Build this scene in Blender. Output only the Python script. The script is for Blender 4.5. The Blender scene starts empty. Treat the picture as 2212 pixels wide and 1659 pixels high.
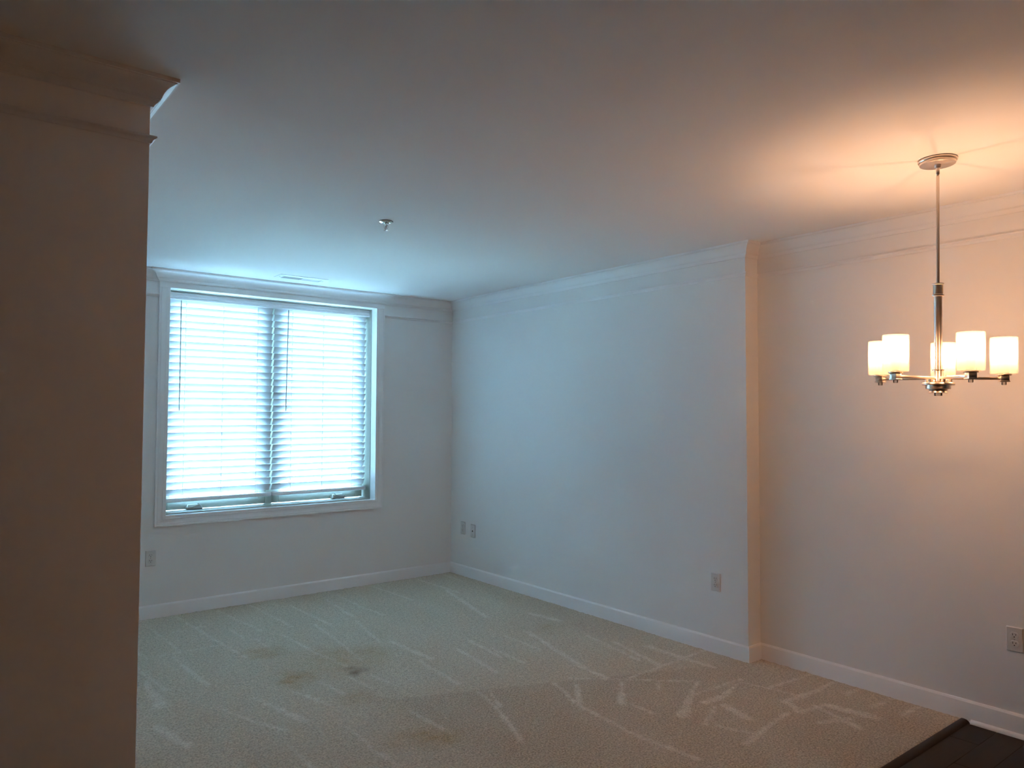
import bpy, bmesh, math, random
import numpy as np
from mathutils import Vector, Matrix

random.seed(7)
np.random.seed(7)
SC = bpy.context.scene
COL = SC.collection
PI = math.pi

# ------------------------------------------------------------------ camera
F_PX = 1602.3
cam_d = bpy.data.cameras.new('camera')
cam_d.sensor_fit = 'HORIZONTAL'
cam_d.sensor_width = 36.0
cam_d.lens = F_PX / 2212.0 * 36.0
cam_d.clip_start = 0.05
cam_o = bpy.data.objects.new('camera', cam_d)
COL.objects.link(cam_o)
_r = Vector((0.78346808, -0.62142235, 0.00346864))
_u = Vector((-0.02689589, -0.0283319, 0.99923667))
_f = Vector((0.62084972, 0.78296333, 0.03891085))
M = Matrix((( _r.x, _u.x, -_f.x, -3.9084), (_r.y, _u.y, -_f.y, -5.8442), (_r.z, _u.z, -_f.z, 1.4869), (0, 0, 0, 1)))
cam_o.matrix_world = M
SC.camera = cam_o

# ------------------------------------------------------------------ daylight, exposure
SKY_RGB = (0.37, 0.68, 1.0)
SKY_STRENGTH = 4.0
SUN_STRENGTH = 128.0
BULB_RGB = (1.0, 0.55, 0.31)
BULB_WATTS = 2.95
world = bpy.data.worlds.new('overcast_sky')
SC.world = world
world.use_nodes = True
_bg = world.node_tree.nodes['Background']
_bg.inputs['Color'].default_value = (*SKY_RGB, 1)
_bg.inputs['Strength'].default_value = SKY_STRENGTH
vs = SC.view_settings
vs.view_transform = 'Standard'
vs.look = 'None'
vs.gamma = 1.0
vs.use_curve_mapping = False
vs.exposure = 1.4
SC.cycles.use_denoising = True
SC.cycles.max_bounces = 8
SC.cycles.diffuse_bounces = 6
SC.cycles.glossy_bounces = 3
SC.cycles.transmission_bounces = 4
SC.cycles.transparent_max_bounces = 12
SC.cycles.use_auto_tile = False
SC.cycles.time_limit = 1150.0
SC.cycles.sample_clamp_indirect = 20.0
SC.cycles.caustics_reflective = False
SC.cycles.caustics_refractive = False
# soft daylight from the bright part of an overcast sky in front of the window
_sd = bpy.data.lights.new('sky_glow_sun', 'SUN')
_sd.energy = SUN_STRENGTH
_sd.color = SKY_RGB
_sd.angle = math.radians(100)
_so = bpy.data.objects.new('sky_glow_sun', _sd)
_so.location = (-1.6, 6.0, 6.0)
_so.rotation_euler = Vector((-0.12, -math.cos(math.radians(38)), -math.sin(math.radians(38)))).to_track_quat('-Z', 'Y').to_euler()
COL.objects.link(_so)

# ------------------------------------------------------------------ measured layout (metres)
HC = 2.5289          # ceiling
ZCB = 2.4444         # crown underside
ZRB = 2.3283         # picture rail underside
YJ = -3.2023         # end of the projecting right wall
DJ = 0.1279          # depth of the recess
LX, LY = -3.3735, -3.3342   # free corner of the near left wall
XL, YB = -7.6, -10.0  # unseen room limits behind the camera
WXL, WXR, WZB = -2.5784, -0.7305, 0.6513       # casing, outer
WIXL, WIXR, WIZB, WIZT = -2.5022, -0.8031, 0.7278, 2.3966
YCARPET = -4.322

# ------------------------------------------------------------------ materials
MATS = {}
def principled(name, rgb, rough=0.5, metal=0.0, bump=None, var=None, spec=0.5, aniso=None):
    m = bpy.data.materials.new(name)
    m.use_nodes = True
    nt = m.node_tree
    b = nt.nodes['Principled BSDF']
    b.inputs['Base Color'].default_value = (*rgb, 1)
    b.inputs['Roughness'].default_value = rough
    b.inputs['Metallic'].default_value = metal
    b.inputs['Specular IOR Level'].default_value = spec
    tc = nt.nodes.new('ShaderNodeTexCoord')
    if bump:
        scale, strength, dist = bump
        n = nt.nodes.new('ShaderNodeTexNoise')
        n.inputs['Scale'].default_value = scale
        n.inputs['Detail'].default_value = 1
        nt.links.new(tc.outputs['Object'], n.inputs['Vector'])
        bp = nt.nodes.new('ShaderNodeBump')
        bp.inputs['Strength'].default_value = strength
        bp.inputs['Distance'].default_value = dist
        nt.links.new(n.outputs['Fac'], bp.inputs['Height'])
        nt.links.new(bp.outputs['Normal'], b.inputs['Normal'])
    if var:
        scale, amt = var
        n = nt.nodes.new('ShaderNodeTexNoise')
        n.inputs['Scale'].default_value = scale
        n.inputs['Detail'].default_value = 1
        nt.links.new(tc.outputs['Object'], n.inputs['Vector'])
        mx = nt.nodes.new('ShaderNodeMix')
        mx.data_type = 'RGBA'
        mx.inputs[6].default_value = (*[c * (1 - amt) for c in rgb], 1)
        mx.inputs[7].default_value = (*[min(1, c * (1 + amt)) for c in rgb], 1)
        nt.links.new(n.outputs['Fac'], mx.inputs[0])
        nt.links.new(mx.outputs[2], b.inputs['Base Color'])
    MATS[name] = m
    return m

principled('wall_paint', (0.88, 0.868, 0.84), 0.75, var=(1.3, 0.012), spec=0.25)
principled('ceiling_paint', (0.88, 0.865, 0.84), 0.9, var=(1.0, 0.012), spec=0.1)
principled('bounce_cut_paint', (0.20, 0.165, 0.14), 0.7, var=(1.3, 0.02), spec=0.25)  # dark colour for the unseen walls, added to weaken bounced fill light
principled('trim_paint', (0.90, 0.89, 0.875), 0.42, var=(3.0, 0.01), spec=0.4)
principled('window_vinyl', (0.44, 0.45, 0.39), 0.45, var=(5.0, 0.015), spec=0.4)
principled('blind_white', (0.90, 0.90, 0.90), 0.45, var=(6.0, 0.01), spec=0.4)
def slat_vinyl():
    # white vinyl slats: mostly opaque, a little light soaks through
    m = principled('slat_vinyl', (0.65, 0.655, 0.66), 0.45, var=(6.0, 0.01), spec=0.4)
    nt = m.node_tree
    tl = nt.nodes.new('ShaderNodeBsdfTranslucent')
    tl.inputs['Color'].default_value = (0.9, 0.93, 0.95, 1)
    mx = nt.nodes.new('ShaderNodeMixShader')
    mx.inputs[0].default_value = 0.03
    nt.links.new(nt.nodes['Principled BSDF'].outputs[0], mx.inputs[1])
    nt.links.new(tl.outputs[0], mx.inputs[2])
    nt.links.new(mx.outputs[0], nt.nodes['Material Output'].inputs['Surface'])
slat_vinyl()
principled('cord_white', (0.75, 0.76, 0.78), 0.8, var=(30.0, 0.05))
principled('wand_plastic', (0.42, 0.45, 0.46), 0.3, var=(20.0, 0.05))
principled('plate_plastic', (0.74, 0.73, 0.70), 0.35, var=(25.0, 0.01))
principled('slot_black', (0.012, 0.011, 0.010), 0.6, var=(40.0, 0.1))
principled('screw_metal', (0.45, 0.44, 0.42), 0.35, metal=1.0, var=(60.0, 0.05))
principled('chrome', (0.80, 0.80, 0.80), 0.12, metal=1.0, var=(30.0, 0.03))
principled('dark_rubber', (0.02, 0.02, 0.02), 0.7, var=(40.0, 0.1))
principled('bulb_red', (0.25, 0.10, 0.08), 0.2, var=(40.0, 0.05))
principled('handle_metal', (0.62, 0.63, 0.60), 0.32, metal=0.35, var=(20.0, 0.03))
principled('vent_enamel', (0.78, 0.78, 0.76), 0.45, var=(10.0, 0.01))
principled('lawn', (0.36, 0.38, 0.34), 0.95, bump=(3.0, 0.5, 0.1), var=(0.6, 0.25), spec=0.1)
principled('duct_shade', (0.05, 0.05, 0.05), 0.9, var=(10.0, 0.1))

def brushed(name, rgb, rough):
    m = principled(name, rgb, rough, metal=1.0)
    nt = m.node_tree
    b = nt.nodes['Principled BSDF']
    tc = nt.nodes.new('ShaderNodeTexCoord')
    mp = nt.nodes.new('ShaderNodeMapping')
    mp.inputs['Scale'].default_value = (8, 8, 900)
    nz = nt.nodes.new('ShaderNodeTexNoise')
    nz.inputs['Scale'].default_value = 1.0
    nt.links.new(tc.outputs['Object'], mp.inputs['Vector'])
    nt.links.new(mp.outputs['Vector'], nz.inputs['Vector'])
    mr = nt.nodes.new('ShaderNodeMapRange')
    mr.inputs['To Min'].default_value = rough * 0.85
    mr.inputs['To Max'].default_value = rough * 1.2
    nt.links.new(nz.outputs['Fac'], mr.inputs['Value'])
    nt.links.new(mr.outputs['Result'], b.inputs['Roughness'])
    return m
brushed('brushed_nickel', (0.76, 0.66, 0.57), 0.29)

def glass_clear(name, tint, gloss):
    m = bpy.data.materials.new(name)
    m.use_nodes = True
    nt = m.node_tree
    nt.nodes.remove(nt.nodes['Principled BSDF'])
    out = nt.nodes['Material Output']
    t = nt.nodes.new('ShaderNodeBsdfTransparent')
    t.inputs['Color'].default_value = (*tint, 1)
    g = nt.nodes.new('ShaderNodeBsdfGlossy')
    g.inputs['Roughness'].default_value = 0.03
    fr = nt.nodes.new('ShaderNodeFresnel')
    fr.inputs['IOR'].default_value = gloss
    mx = nt.nodes.new('ShaderNodeMixShader')
    nt.links.new(fr.outputs[0], mx.inputs[0])
    nt.links.new(t.outputs[0], mx.inputs[1])
    nt.links.new(g.outputs[0], mx.inputs[2])
    nt.links.new(mx.outputs[0], out.inputs['Surface'])
    MATS[name] = m
glass_clear('window_glass', (0.93, 0.96, 0.96), 1.45)
glass_clear('clear_finial', (0.80, 0.78, 0.76), 1.6)

def opal_glass():
    m = bpy.data.materials.new('opal_glass')
    m.use_nodes = True
    nt = m.node_tree
    nt.nodes.remove(nt.nodes['Principled BSDF'])
    out = nt.nodes['Material Output']
    tl = nt.nodes.new('ShaderNodeBsdfTranslucent')
    tl.inputs['Color'].default_value = (0.40, 0.37, 0.33, 1)
    tp = nt.nodes.new('ShaderNodeBsdfTransparent')
    tp.inputs['Color'].default_value = (1.0, 0.97, 0.92, 1)
    df = nt.nodes.new('ShaderNodeBsdfPrincipled')
    df.inputs['Base Color'].default_value = (0.16, 0.15, 0.135, 1)
    df.inputs['Roughness'].default_value = 0.25
    m1 = nt.nodes.new('ShaderNodeMixShader')
    m1.inputs[0].default_value = 0.68
    nt.links.new(tl.outputs[0], m1.inputs[1])
    nt.links.new(tp.outputs[0], m1.inputs[2])
    m2 = nt.nodes.new('ShaderNodeMixShader')
    m2.inputs[0].default_value = 0.15
    nt.links.new(m1.outputs[0], m2.inputs[1])
    nt.links.new(df.outputs[0], m2.inputs[2])
    nt.links.new(m2.outputs[0], out.inputs['Surface'])
    MATS['opal_glass'] = m
opal_glass()

def lit_bulb():
    # frosted bulb envelope: glows, and lets the filament light inside it through
    m = bpy.data.materials.new('lit_bulb')
    m.use_nodes = True
    nt = m.node_tree
    nt.nodes.remove(nt.nodes['Principled BSDF'])
    e = nt.nodes.new('ShaderNodeEmission')
    e.inputs['Color'].default_value = (*BULB_RGB, 1)
    e.inputs['Strength'].default_value = 8.0
    tp = nt.nodes.new('ShaderNodeBsdfTransparent')
    mx = nt.nodes.new('ShaderNodeMixShader')
    mx.inputs[0].default_value = 0.92
    nt.links.new(e.outputs[0], mx.inputs[1])
    nt.links.new(tp.outputs[0], mx.inputs[2])
    nt.links.new(mx.outputs[0], nt.nodes['Material Output'].inputs['Surface'])
    m.cycles.emission_sampling = 'NONE'
    MATS['lit_bulb'] = m
lit_bulb()

def carpet_mat():
    m = bpy.data.materials.new('carpet_pile')
    m.use_nodes = True
    nt = m.node_tree
    L = nt.links.new
    b = nt.nodes['Principled BSDF']
    b.inputs['Roughness'].default_value = 0.95
    b.inputs['Specular IOR Level'].default_value = 0.05
    b.inputs['Sheen Weight'].default_value = 0.15
    b.inputs['Sheen Roughness'].default_value = 0.6
    tc = nt.nodes.new('ShaderNodeTexCoord')
    def noise(scale, detail, rough=0.6):
        n = nt.nodes.new('ShaderNodeTexNoise')
        n.inputs['Scale'].default_value = scale
        n.inputs['Detail'].default_value = detail
        n.inputs['Roughness'].default_value = rough
        L(tc.outputs['Object'], n.inputs['Vector'])
        return n
    def attr(nm):
        a = nt.nodes.new('ShaderNodeAttribute')
        a.attribute_name = nm
        return a
    def mix(fac, a, bb):
        mx = nt.nodes.new('ShaderNodeMix')
        mx.data_type = 'RGBA'
        for sock, v in ((mx.inputs[0], fac), (mx.inputs[6], a), (mx.inputs[7], bb)):
            if isinstance(v, tuple):
                sock.default_value = (*v, 1)
            elif isinstance(v, float):
                sock.default_value = v
            else:
                L(v, sock)
        return mx.outputs[2]
    fine = noise(115, 2)
    mid = noise(46, 1)
    def punch(n, lo, hi):
        mr = nt.nodes.new('ShaderNodeMapRange')
        mr.inputs['From Min'].default_value = lo
        mr.inputs['From Max'].default_value = hi
        L(n.outputs['Fac'], mr.inputs['Value'])
        return mr.outputs['Result']
    c = mix(punch(fine, 0.32, 0.68), (0.34, 0.275, 0.190), (0.87, 0.76, 0.585))
    c2 = mix(punch(mid, 0.32, 0.68), (0.49, 0.405, 0.290), (0.79, 0.685, 0.525))
    c = mix(0.40, c, c2)
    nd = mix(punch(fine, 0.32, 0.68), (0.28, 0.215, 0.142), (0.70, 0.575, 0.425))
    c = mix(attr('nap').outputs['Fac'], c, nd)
    tk = mix(punch(fine, 0.32, 0.68), (0.62, 0.54, 0.43), (0.95, 0.88, 0.76))
    c = mix(attr('track').outputs['Fac'], c, tk)
    st = mix(punch(fine, 0.32, 0.68), (0.25, 0.145, 0.05), (0.66, 0.44, 0.19))
    c = mix(attr('stain_tan').outputs['Fac'], c, st)
    c = mix(attr('stain_dark').outputs['Fac'], c, (0.16, 0.095, 0.050))
    L(c, b.inputs['Base Color'])
    bp = nt.nodes.new('ShaderNodeBump')
    bp.inputs['Strength'].default_value = 0.8
    bp.inputs['Distance'].default_value = 0.009
    L(fine.outputs['Fac'], bp.inputs['Height'])
    L(bp.outputs['Normal'], b.inputs['Normal'])
    MATS['carpet_pile'] = m
carpet_mat()

def wood_mat():
    m = bpy.data.materials.new('dark_wood')
    m.use_nodes = True
    nt = m.node_tree
    L = nt.links.new
    b = nt.nodes['Principled BSDF']
    b.inputs['Roughness'].default_value = 0.5
    b.inputs['Specular IOR Level'].default_value = 0.25
    tc = nt.nodes.new('ShaderNodeTexCoord')
    mp = nt.nodes.new('ShaderNodeMapping')
    mp.inputs['Scale'].default_value = (3, 45, 45)
    n = nt.nodes.new('ShaderNodeTexNoise')
    n.inputs['Scale'].default_value = 1.0
    n.inputs['Detail'].default_value = 5
    oi = nt.nodes.new('ShaderNodeObjectInfo')
    L(tc.outputs['Object'], mp.inputs['Vector'])
    L(mp.outputs['Vector'], n.inputs['Vector'])
    mx = nt.nodes.new('ShaderNodeMix')
    mx.data_type = 'RGBA'
    mx.inputs[6].default_value = (0.017, 0.008, 0.0045, 1)
    mx.inputs[7].default_value = (0.042, 0.021, 0.012, 1)
    L(n.outputs['Fac'], mx.inputs[0])
    hs = nt.nodes.new('ShaderNodeHueSaturation')
    mr = nt.nodes.new('ShaderNodeMapRange')
    mr.inputs['To Min'].default_value = 0.8
    mr.inputs['To Max'].default_value = 1.2
    L(oi.outputs['Random'], mr.inputs['Value'])
    L(mr.outputs['Result'], hs.inputs['Value'])
    L(mx.outputs[2], hs.inputs['Color'])
    L(hs.outputs['Color'], b.inputs['Base Color'])
    MATS['dark_wood'] = m
wood_mat()

# ------------------------------------------------------------------ helpers
def link(name, me, mat, parent=None, loc=(0, 0, 0), smooth=None):
    o = bpy.data.objects.new(name, me)
    COL.objects.link(o)
    if mat and not me.materials:
        me.materials.append(MATS[mat])
    o.location = loc
    if parent:
        o.parent = parent
    if smooth is not None:
        me.shade_smooth()
        try:
            me.set_sharp_from_angle(angle=math.radians(smooth))
        except Exception:
            pass
    return o

def mesh_from(bm, name):
    me = bpy.data.meshes.new(name)
    bmesh.ops.recalc_face_normals(bm, faces=bm.faces)
    bm.to_mesh(me)
    bm.free()
    return me

def bbox(bm, x0, x1, y0, y1, z0, z1, bevel=0.0, seg=2):
    r = bmesh.ops.create_cube(bm, size=1.0)
    vs_ = r['verts']
    for v in vs_:
        v.co = Vector(((x0 + x1) / 2 + v.co.x * (x1 - x0), (y0 + y1) / 2 + v.co.y * (y1 - y0), (z0 + z1) / 2 + v.co.z * (z1 - z0)))
    if bevel:
        es = list({e for v in vs_ for e in v.link_edges})
        bmesh.ops.bevel(bm, geom=es, offset=bevel, segments=seg, affect='EDGES', profile=0.5)

def box_obj(name, b6, mat, parent=None, bevel=0.0, loc=(0, 0, 0), seg=2):
    bm = bmesh.new()
    bbox(bm, *b6, bevel=bevel, seg=seg)
    return link(name, mesh_from(bm, name), mat, parent, loc, 30 if bevel else None)

def extrude_x(name, prof_yz, x0, x1, mat, parent=None, loc=(0, 0, 0), smooth=None):
    n = len(prof_yz)
    verts = [(x0, y, z) for y, z in prof_yz] + [(x1, y, z) for y, z in prof_yz]
    faces = [(i, (i + 1) % n, n + (i + 1) % n, n + i) for i in range(n)] + [tuple(range(n)), tuple(range(2 * n - 1, n - 1, -1))]
    bm = bmesh.new()
    bv = [bm.verts.new(v) for v in verts]
    for f in faces:
        bm.faces.new([bv[i] for i in f])
    return link(name, mesh_from(bm, name), mat, parent, loc, smooth)

def lathe_mesh(name, prof, n=32, cap=True):
    """prof: list of (r, z) from one end to the other; r may be 0 at the ends"""
    bm = bmesh.new()
    rings = []
    for r, z in prof:
        if r < 1e-6:
            rings.append([bm.verts.new((0, 0, z))])
        else:
            rings.append([bm.verts.new((r * math.cos(2 * PI * k / n), r * math.sin(2 * PI * k / n), z)) for k in range(n)])
    for a, c in zip(rings[:-1], rings[1:]):
        for k in range(n):
            k2 = (k + 1) % n
            if len(a) == 1 and len(c) == 1:
                continue
            if len(a) == 1:
                bm.faces.new((a[0], c[k2], c[k]))
            elif len(c) == 1:
                bm.faces.new((a[k], a[k2], c[0]))
            else:
                bm.faces.new((a[k], a[k2], c[k2], c[k]))
    if cap:
        for ring in (rings[0], rings[-1]):
            if len(ring) > 2:
                bm.faces.new(ring)
    return mesh_from(bm, name)

def lathe(name, prof, mat, parent=None, loc=(0, 0, 0), n=32, cap=True, smooth=35):
    return link(name, lathe_mesh(name, prof, n, cap), mat, parent, loc, smooth)

def tube_mesh(name, pts, r, n=8):
    bm = bmesh.new()
    pts = [Vector(p) for p in pts]
    rings = []
    for i, p in enumerate(pts):
        d = (pts[min(i + 1, len(pts) - 1)] - pts[max(i - 1, 0)]).normalized()
        a = d.orthogonal().normalized()
        if rings:
            a = (prev_a - d * prev_a.dot(d)).normalized()
        prev_a = a
        c = d.cross(a)
        rr = r[i] if isinstance(r, (list, tuple)) else r
        rings.append([bm.verts.new(p + rr * (a * math.cos(2 * PI * k / n) + c * math.sin(2 * PI * k / n))) for k in range(n)])
    for a, c in zip(rings[:-1], rings[1:]):
        for k in range(n):
            bm.faces.new((a[k], a[(k + 1) % n], c[(k + 1) % n], c[k]))
    bm.faces.new(rings[0])
    bm.faces.new(rings[-1])
    return mesh_from(bm, name)

def tube(name, pts, r, mat, parent=None, n=8, loc=(0, 0, 0)):
    return link(name, tube_mesh(name, pts, r, n), mat, parent, loc, 40)

def empty(name, loc, parent=None):
    o = bpy.data.objects.new(name, None)
    o.empty_display_size = 0.05
    COL.objects.link(o)
    o.location = loc
    if parent:
        o.parent = parent
    return o

def tag(o, label, cat, group=None):
    o['label'] = label
    o['category'] = cat
    if group:
        o['group'] = group
    return o

def struct(o, label, cat):
    o['kind'] = 'structure'
    o['label'] = label
    o['category'] = cat
    return o

def sweep(name, A, B, prev, nxt, prof, mat, parent=None, smooth=None):
    """moulding along wall edge A->B (room on the right); prof = (offset into room, z); mitred against neighbours"""
    A, B = Vector(A), Vector(B)
    d = (B - A).normalized()
    n1 = Vector((d.y, -d.x))
    def miter(q0, q1):
        dd = (Vector(q1) - Vector(q0)).normalized()
        n0 = Vector((dd.y, -dd.x))
        return (n0 + n1) / (1 + n0.dot(n1))
    ma = miter(prev, A) if prev else n1
    mb = miter(B, nxt) if nxt else n1
    bm = bmesh.new()
    va = [bm.verts.new((A.x + o * ma.x, A.y + o * ma.y, z)) for o, z in prof]
    vb = [bm.verts.new((B.x + o * mb.x, B.y + o * mb.y, z)) for o, z in prof]
    n = len(prof)
    for i in range(n):
        j = (i + 1) % n
        bm.faces.new((va[i], va[j], vb[j], vb[i]))
    bm.faces.new(va)
    bm.faces.new(vb)
    return link(name, mesh_from(bm, name), mat, parent, (0, 0, 0), smooth)

# ------------------------------------------------------------------ structure: walls, ceiling
WT = 0.27
HX0, HX1, HZ0, HZ1 = WIXL - 0.017, WIXR + 0.017, WIZB - 0.017, WIZT + 0.016   # rough opening
bm = bmesh.new()
bbox(bm, LX - 0.05, HX0, 0, WT, -0.06, HC + 0.02)
bbox(bm, HX1, 0.35, 0, WT, -0.06, HC + 0.02)
bbox(bm, HX0, HX1, 0, WT, -0.06, HZ0)
bbox(bm, HX0, HX1, 0, WT, HZ1, HC + 0.02)
struct(link('wall_back', mesh_from(bm, 'wall_back'), 'wall_paint'), 'off-white painted wall with the window in it', 'wall')
struct(box_obj('wall_right', (0, 0.35, YJ, 0.0, -0.06, HC + 0.02), 'wall_paint'), 'long off-white wall between window corner and the step', 'wall')
struct(box_obj('wall_recess', (DJ, 0.35, YB, YJ, -0.06, HC + 0.02), 'wall_paint'), 'off-white wall set back behind the chandelier', 'wall')
struct(box_obj('wall_left', (XL, LX, LY, 0.0, -0.06, HC + 0.02), 'wall_paint', bevel=0.003), 'shaded wall end close by on the left edge', 'wall')
struct(box_obj('wall_side', (XL - 0.2, XL, YB, LY, -0.06, HC + 0.02), 'bounce_cut_paint'), 'unseen wall left of the viewer, darkened to cut bounce light', 'wall')
struct(box_obj('wall_front', (XL - 0.2, 0.35, YB - 0.2, YB, -0.06, HC + 0.02), 'bounce_cut_paint'), 'unseen wall behind the viewer, darkened to cut bounce light', 'wall')
struct(box_obj('ceiling', (XL - 0.2, 0.35, YB - 0.2, WT, HC, HC + 0.2), 'ceiling_paint'), 'flat white painted ceiling', 'ceiling')

struct(box_obj('ground', (-45, 45, 0.6, 80, -3.4, -3.2), 'lawn'), 'dim ground outside, glimpsed between the blind slats', 'ground')

# ------------------------------------------------------------------ floor: carpet with vacuum tracks and stains
STREAKS = [
  (((-2.651,-0.149),(-2.619,-0.908)),0.003,0.008),
  (((-2.431,-0.043),(-2.381,-0.799),(-2.333,-1.311)),0.004,0.013),
  (((-2.68,-0.997),(-2.673,-1.358),(-2.653,-1.598)),0.003,0.022),
  (((-2.903,-1.059),(-2.854,-1.547)),0.006,0.011),
  (((-2.838,-0.715),(-2.806,-0.943)),0.008,0.007),
  (((-2.713,-1.934),(-2.637,-2.2),(-2.544,-2.422)),0.004,0.019),
  (((-2.519,-1.942),(-2.473,-2.166),(-2.427,-2.364)),0.005,0.036),
  (((-2.325,-1.942),(-2.252,-2.262)),0.005,0.02),
  (((-2.149,-1.936),(-2.127,-2.198)),0.005,0.012),
  (((-2.592,-2.61),(-2.591,-2.854)),0.004,0.012),
  (((-2.299,-2.573),(-2.31,-2.842),(-2.3,-3.074)),0.005,0.015),
  (((-2.148,-0.064),(-2.071,-0.771)),0.006,0.01),
  (((-1.898,-0.083),(-1.862,-0.819)),0.006,0.009),
  (((-2.22,-0.599),(-2.22,-0.872)),0.003,0.011),
  (((-2.161,-0.918),(-2.158,-1.218)),0.005,0.009),
  (((-1.996,-0.939),(-1.963,-1.463),(-1.923,-1.8)),0.008,0.009),
  (((-1.656,-0.27),(-1.633,-0.937)),0.006,0.01),
  (((-1.718,-0.871),(-1.767,-1.425),(-1.806,-1.763)),0.005,0.012),
  (((-1.362,-0.276),(-1.419,-0.857)),0.006,0.011),
  (((-1.23,-0.184),(-1.242,-0.66),(-1.22,-0.947)),0.006,0.015),
  (((-1.453,-0.955),(-1.547,-1.496)),0.005,0.013),
  (((-0.862,-0.091),(-0.825,-0.69)),0.008,0.018),
  (((-1.883,-2.03),(-1.847,-2.225)),0.006,0.011),
  (((-0.415,-0.067),(-0.396,-0.704)),0.007,0.012),
  (((-0.124,0.008),(-0.134,-0.378)),0.005,0.011),
  (((-1.969,-2.575),(-1.951,-2.924)),0.007,0.014),
  (((-1.542,-2.585),(-1.63,-2.898),(-1.737,-3.193)),0.011,0.018),
  (((-1.494,-2.622),(-1.579,-2.817)),0.005,0.011),
  (((-3.005,-2.023),(-2.941,-2.326)),0.035,0.026),
  (((-2.909,-1.345),(-2.929,-1.766)),0.014,0.05),
  (((-2.798,-0.928),(-2.407,-0.929)),0.009,0.009),
  (((-1.053,-2.052),(-1.061,-2.384)),0.009,0.013),
  (((-1.536,-1.973),(-1.568,-2.424)),0.012,0.019),
  (((-1.075,-1.811),(-1.106,-2.219)),0.013,0.018),
  (((-1.993,-1.944),(-1.973,-2.18)),0.006,0.011),
  (((-0.435,-0.591),(-0.653,-1.449)),0.017,0.029),
  (((-2.544,-0.449),(-2.479,-0.466)),0.013,0.01),
  (((-2.388,-0.44),(-2.338,-0.439)),0.015,0.012),
  (((-0.827,-1.898),(-0.827,-2.25)),0.008,0.012),
  (((-1.489,-1.541),(-1.463,-1.986)),0.016,0.027),
  (((-1.234,-1.935),(-1.294,-2.409)),0.019,0.028),
  (((-1.142,-2.741),(-1.254,-3.054),(-1.278,-3.326),(-1.289,-3.525),(-1.25,-3.789)),0.013,0.023),
  (((-1.067,-2.835),(-1.203,-3.0),(-1.276,-3.098)),0.007,0.027),
  (((-0.839,-2.959),(-1.062,-3.173)),0.007,0.033),
  (((-0.664,-3.077),(-0.773,-3.169)),0.011,0.011),
  (((-0.494,-3.209),(-0.942,-3.462)),0.005,0.043),
  (((-0.66,-3.324),(-0.278,-3.34)),0.01,0.012),
  (((-0.706,-3.425),(-0.602,-3.436),(-0.358,-3.373)),0.043,0.005),
  (((-0.663,-3.515),(-0.712,-3.669)),0.03,0.046),
  (((-0.725,-3.497),(-0.93,-3.583)),0.01,0.021),
  (((-0.316,-3.365),(-0.257,-3.638)),0.008,0.01),
  (((-0.288,-3.512),(0.102,-3.54)),0.019,0.011),
  (((-0.383,-3.671),(-0.096,-3.696),(0.076,-3.688)),0.028,0.014),
  (((-0.352,-3.663),(-0.444,-3.791),(-0.26,-3.828)),0.025,0.027),
  (((-0.306,-3.793),(-0.393,-4.07)),0.022,0.028),
  (((-0.245,-3.84),(-0.212,-4.045)),0.042,0.053),
  (((-0.48,-3.92),(-0.329,-3.982)),0.024,0.024),
  (((-0.796,-3.807),(-0.956,-3.834)),0.023,0.022),
  (((-0.787,-3.801),(-0.499,-3.763)),0.011,0.019),
  (((-0.76,-2.947),(-0.038,-2.901)),0.014,0.015),
  (((-0.852,-2.599),(-0.86,-2.869)),0.012,0.03),
  (((-1.027,-2.739),(-0.804,-2.931),(-0.494,-3.209)),0.007,0.007),
  (((-0.352,-2.441),(-0.463,-2.913)),0.022,0.029),
  (((-0.246,-2.621),(-0.246,-2.877),(-0.236,-3.118)),0.041,0.023),
  (((-0.387,-2.233),(-0.489,-2.775)),0.016,0.021),
  (((-0.028,-3.817),(0.086,-3.82)),0.021,0.011),
  (((-0.082,-3.983),(0.096,-3.995)),0.02,0.013),
  (((-0.071,-4.126),(0.128,-4.131)),0.022,0.013),
  (((-0.909,-3.627),(-0.842,-3.797)),0.012,0.014),
  (((-1.032,-3.197),(-1.032,-3.348)),0.01,0.012),
  (((-0.337,-1.565),(-0.295,-1.85)),0.033,0.039),
  (((-0.651,-1.921),(-0.842,-2.668)),0.023,0.026),
]
STAINS = [
  ((-1.927, -1.918), (0.048, -0.037), (-0.038, -0.076), 'd', 1.0),
  ((-2.227, -1.808), (0.075, -0.058), (-0.057, -0.138), 't', 0.95),
  ((-1.876, -1.599), (0.230, -0.180), (-0.082, -0.173), 't', 0.60),
  ((-2.222, -1.262), (0.110, -0.086), (-0.036, -0.098), 't', 0.70),
  ((-1.677, -1.639), (0.084, -0.065), (-0.051, -0.097), 't', 0.60),
  ((-1.990, -1.760), (0.200, -0.150), (-0.080, -0.170), 't', 0.42),
  ((-2.086, -2.269), (0.085, -0.066), (-0.046, -0.092), 't', 0.60),
  ((-2.061, -2.902), (0.115, -0.090), (-0.056, -0.090), 't', 0.85),
  ((-2.170, -2.860), (0.100, -0.080), (-0.050, -0.080), 't', 0.40),
  ((-0.511, -1.921), (0.073, -0.056), (-0.087, -0.100), 't', 0.35),
]
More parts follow.
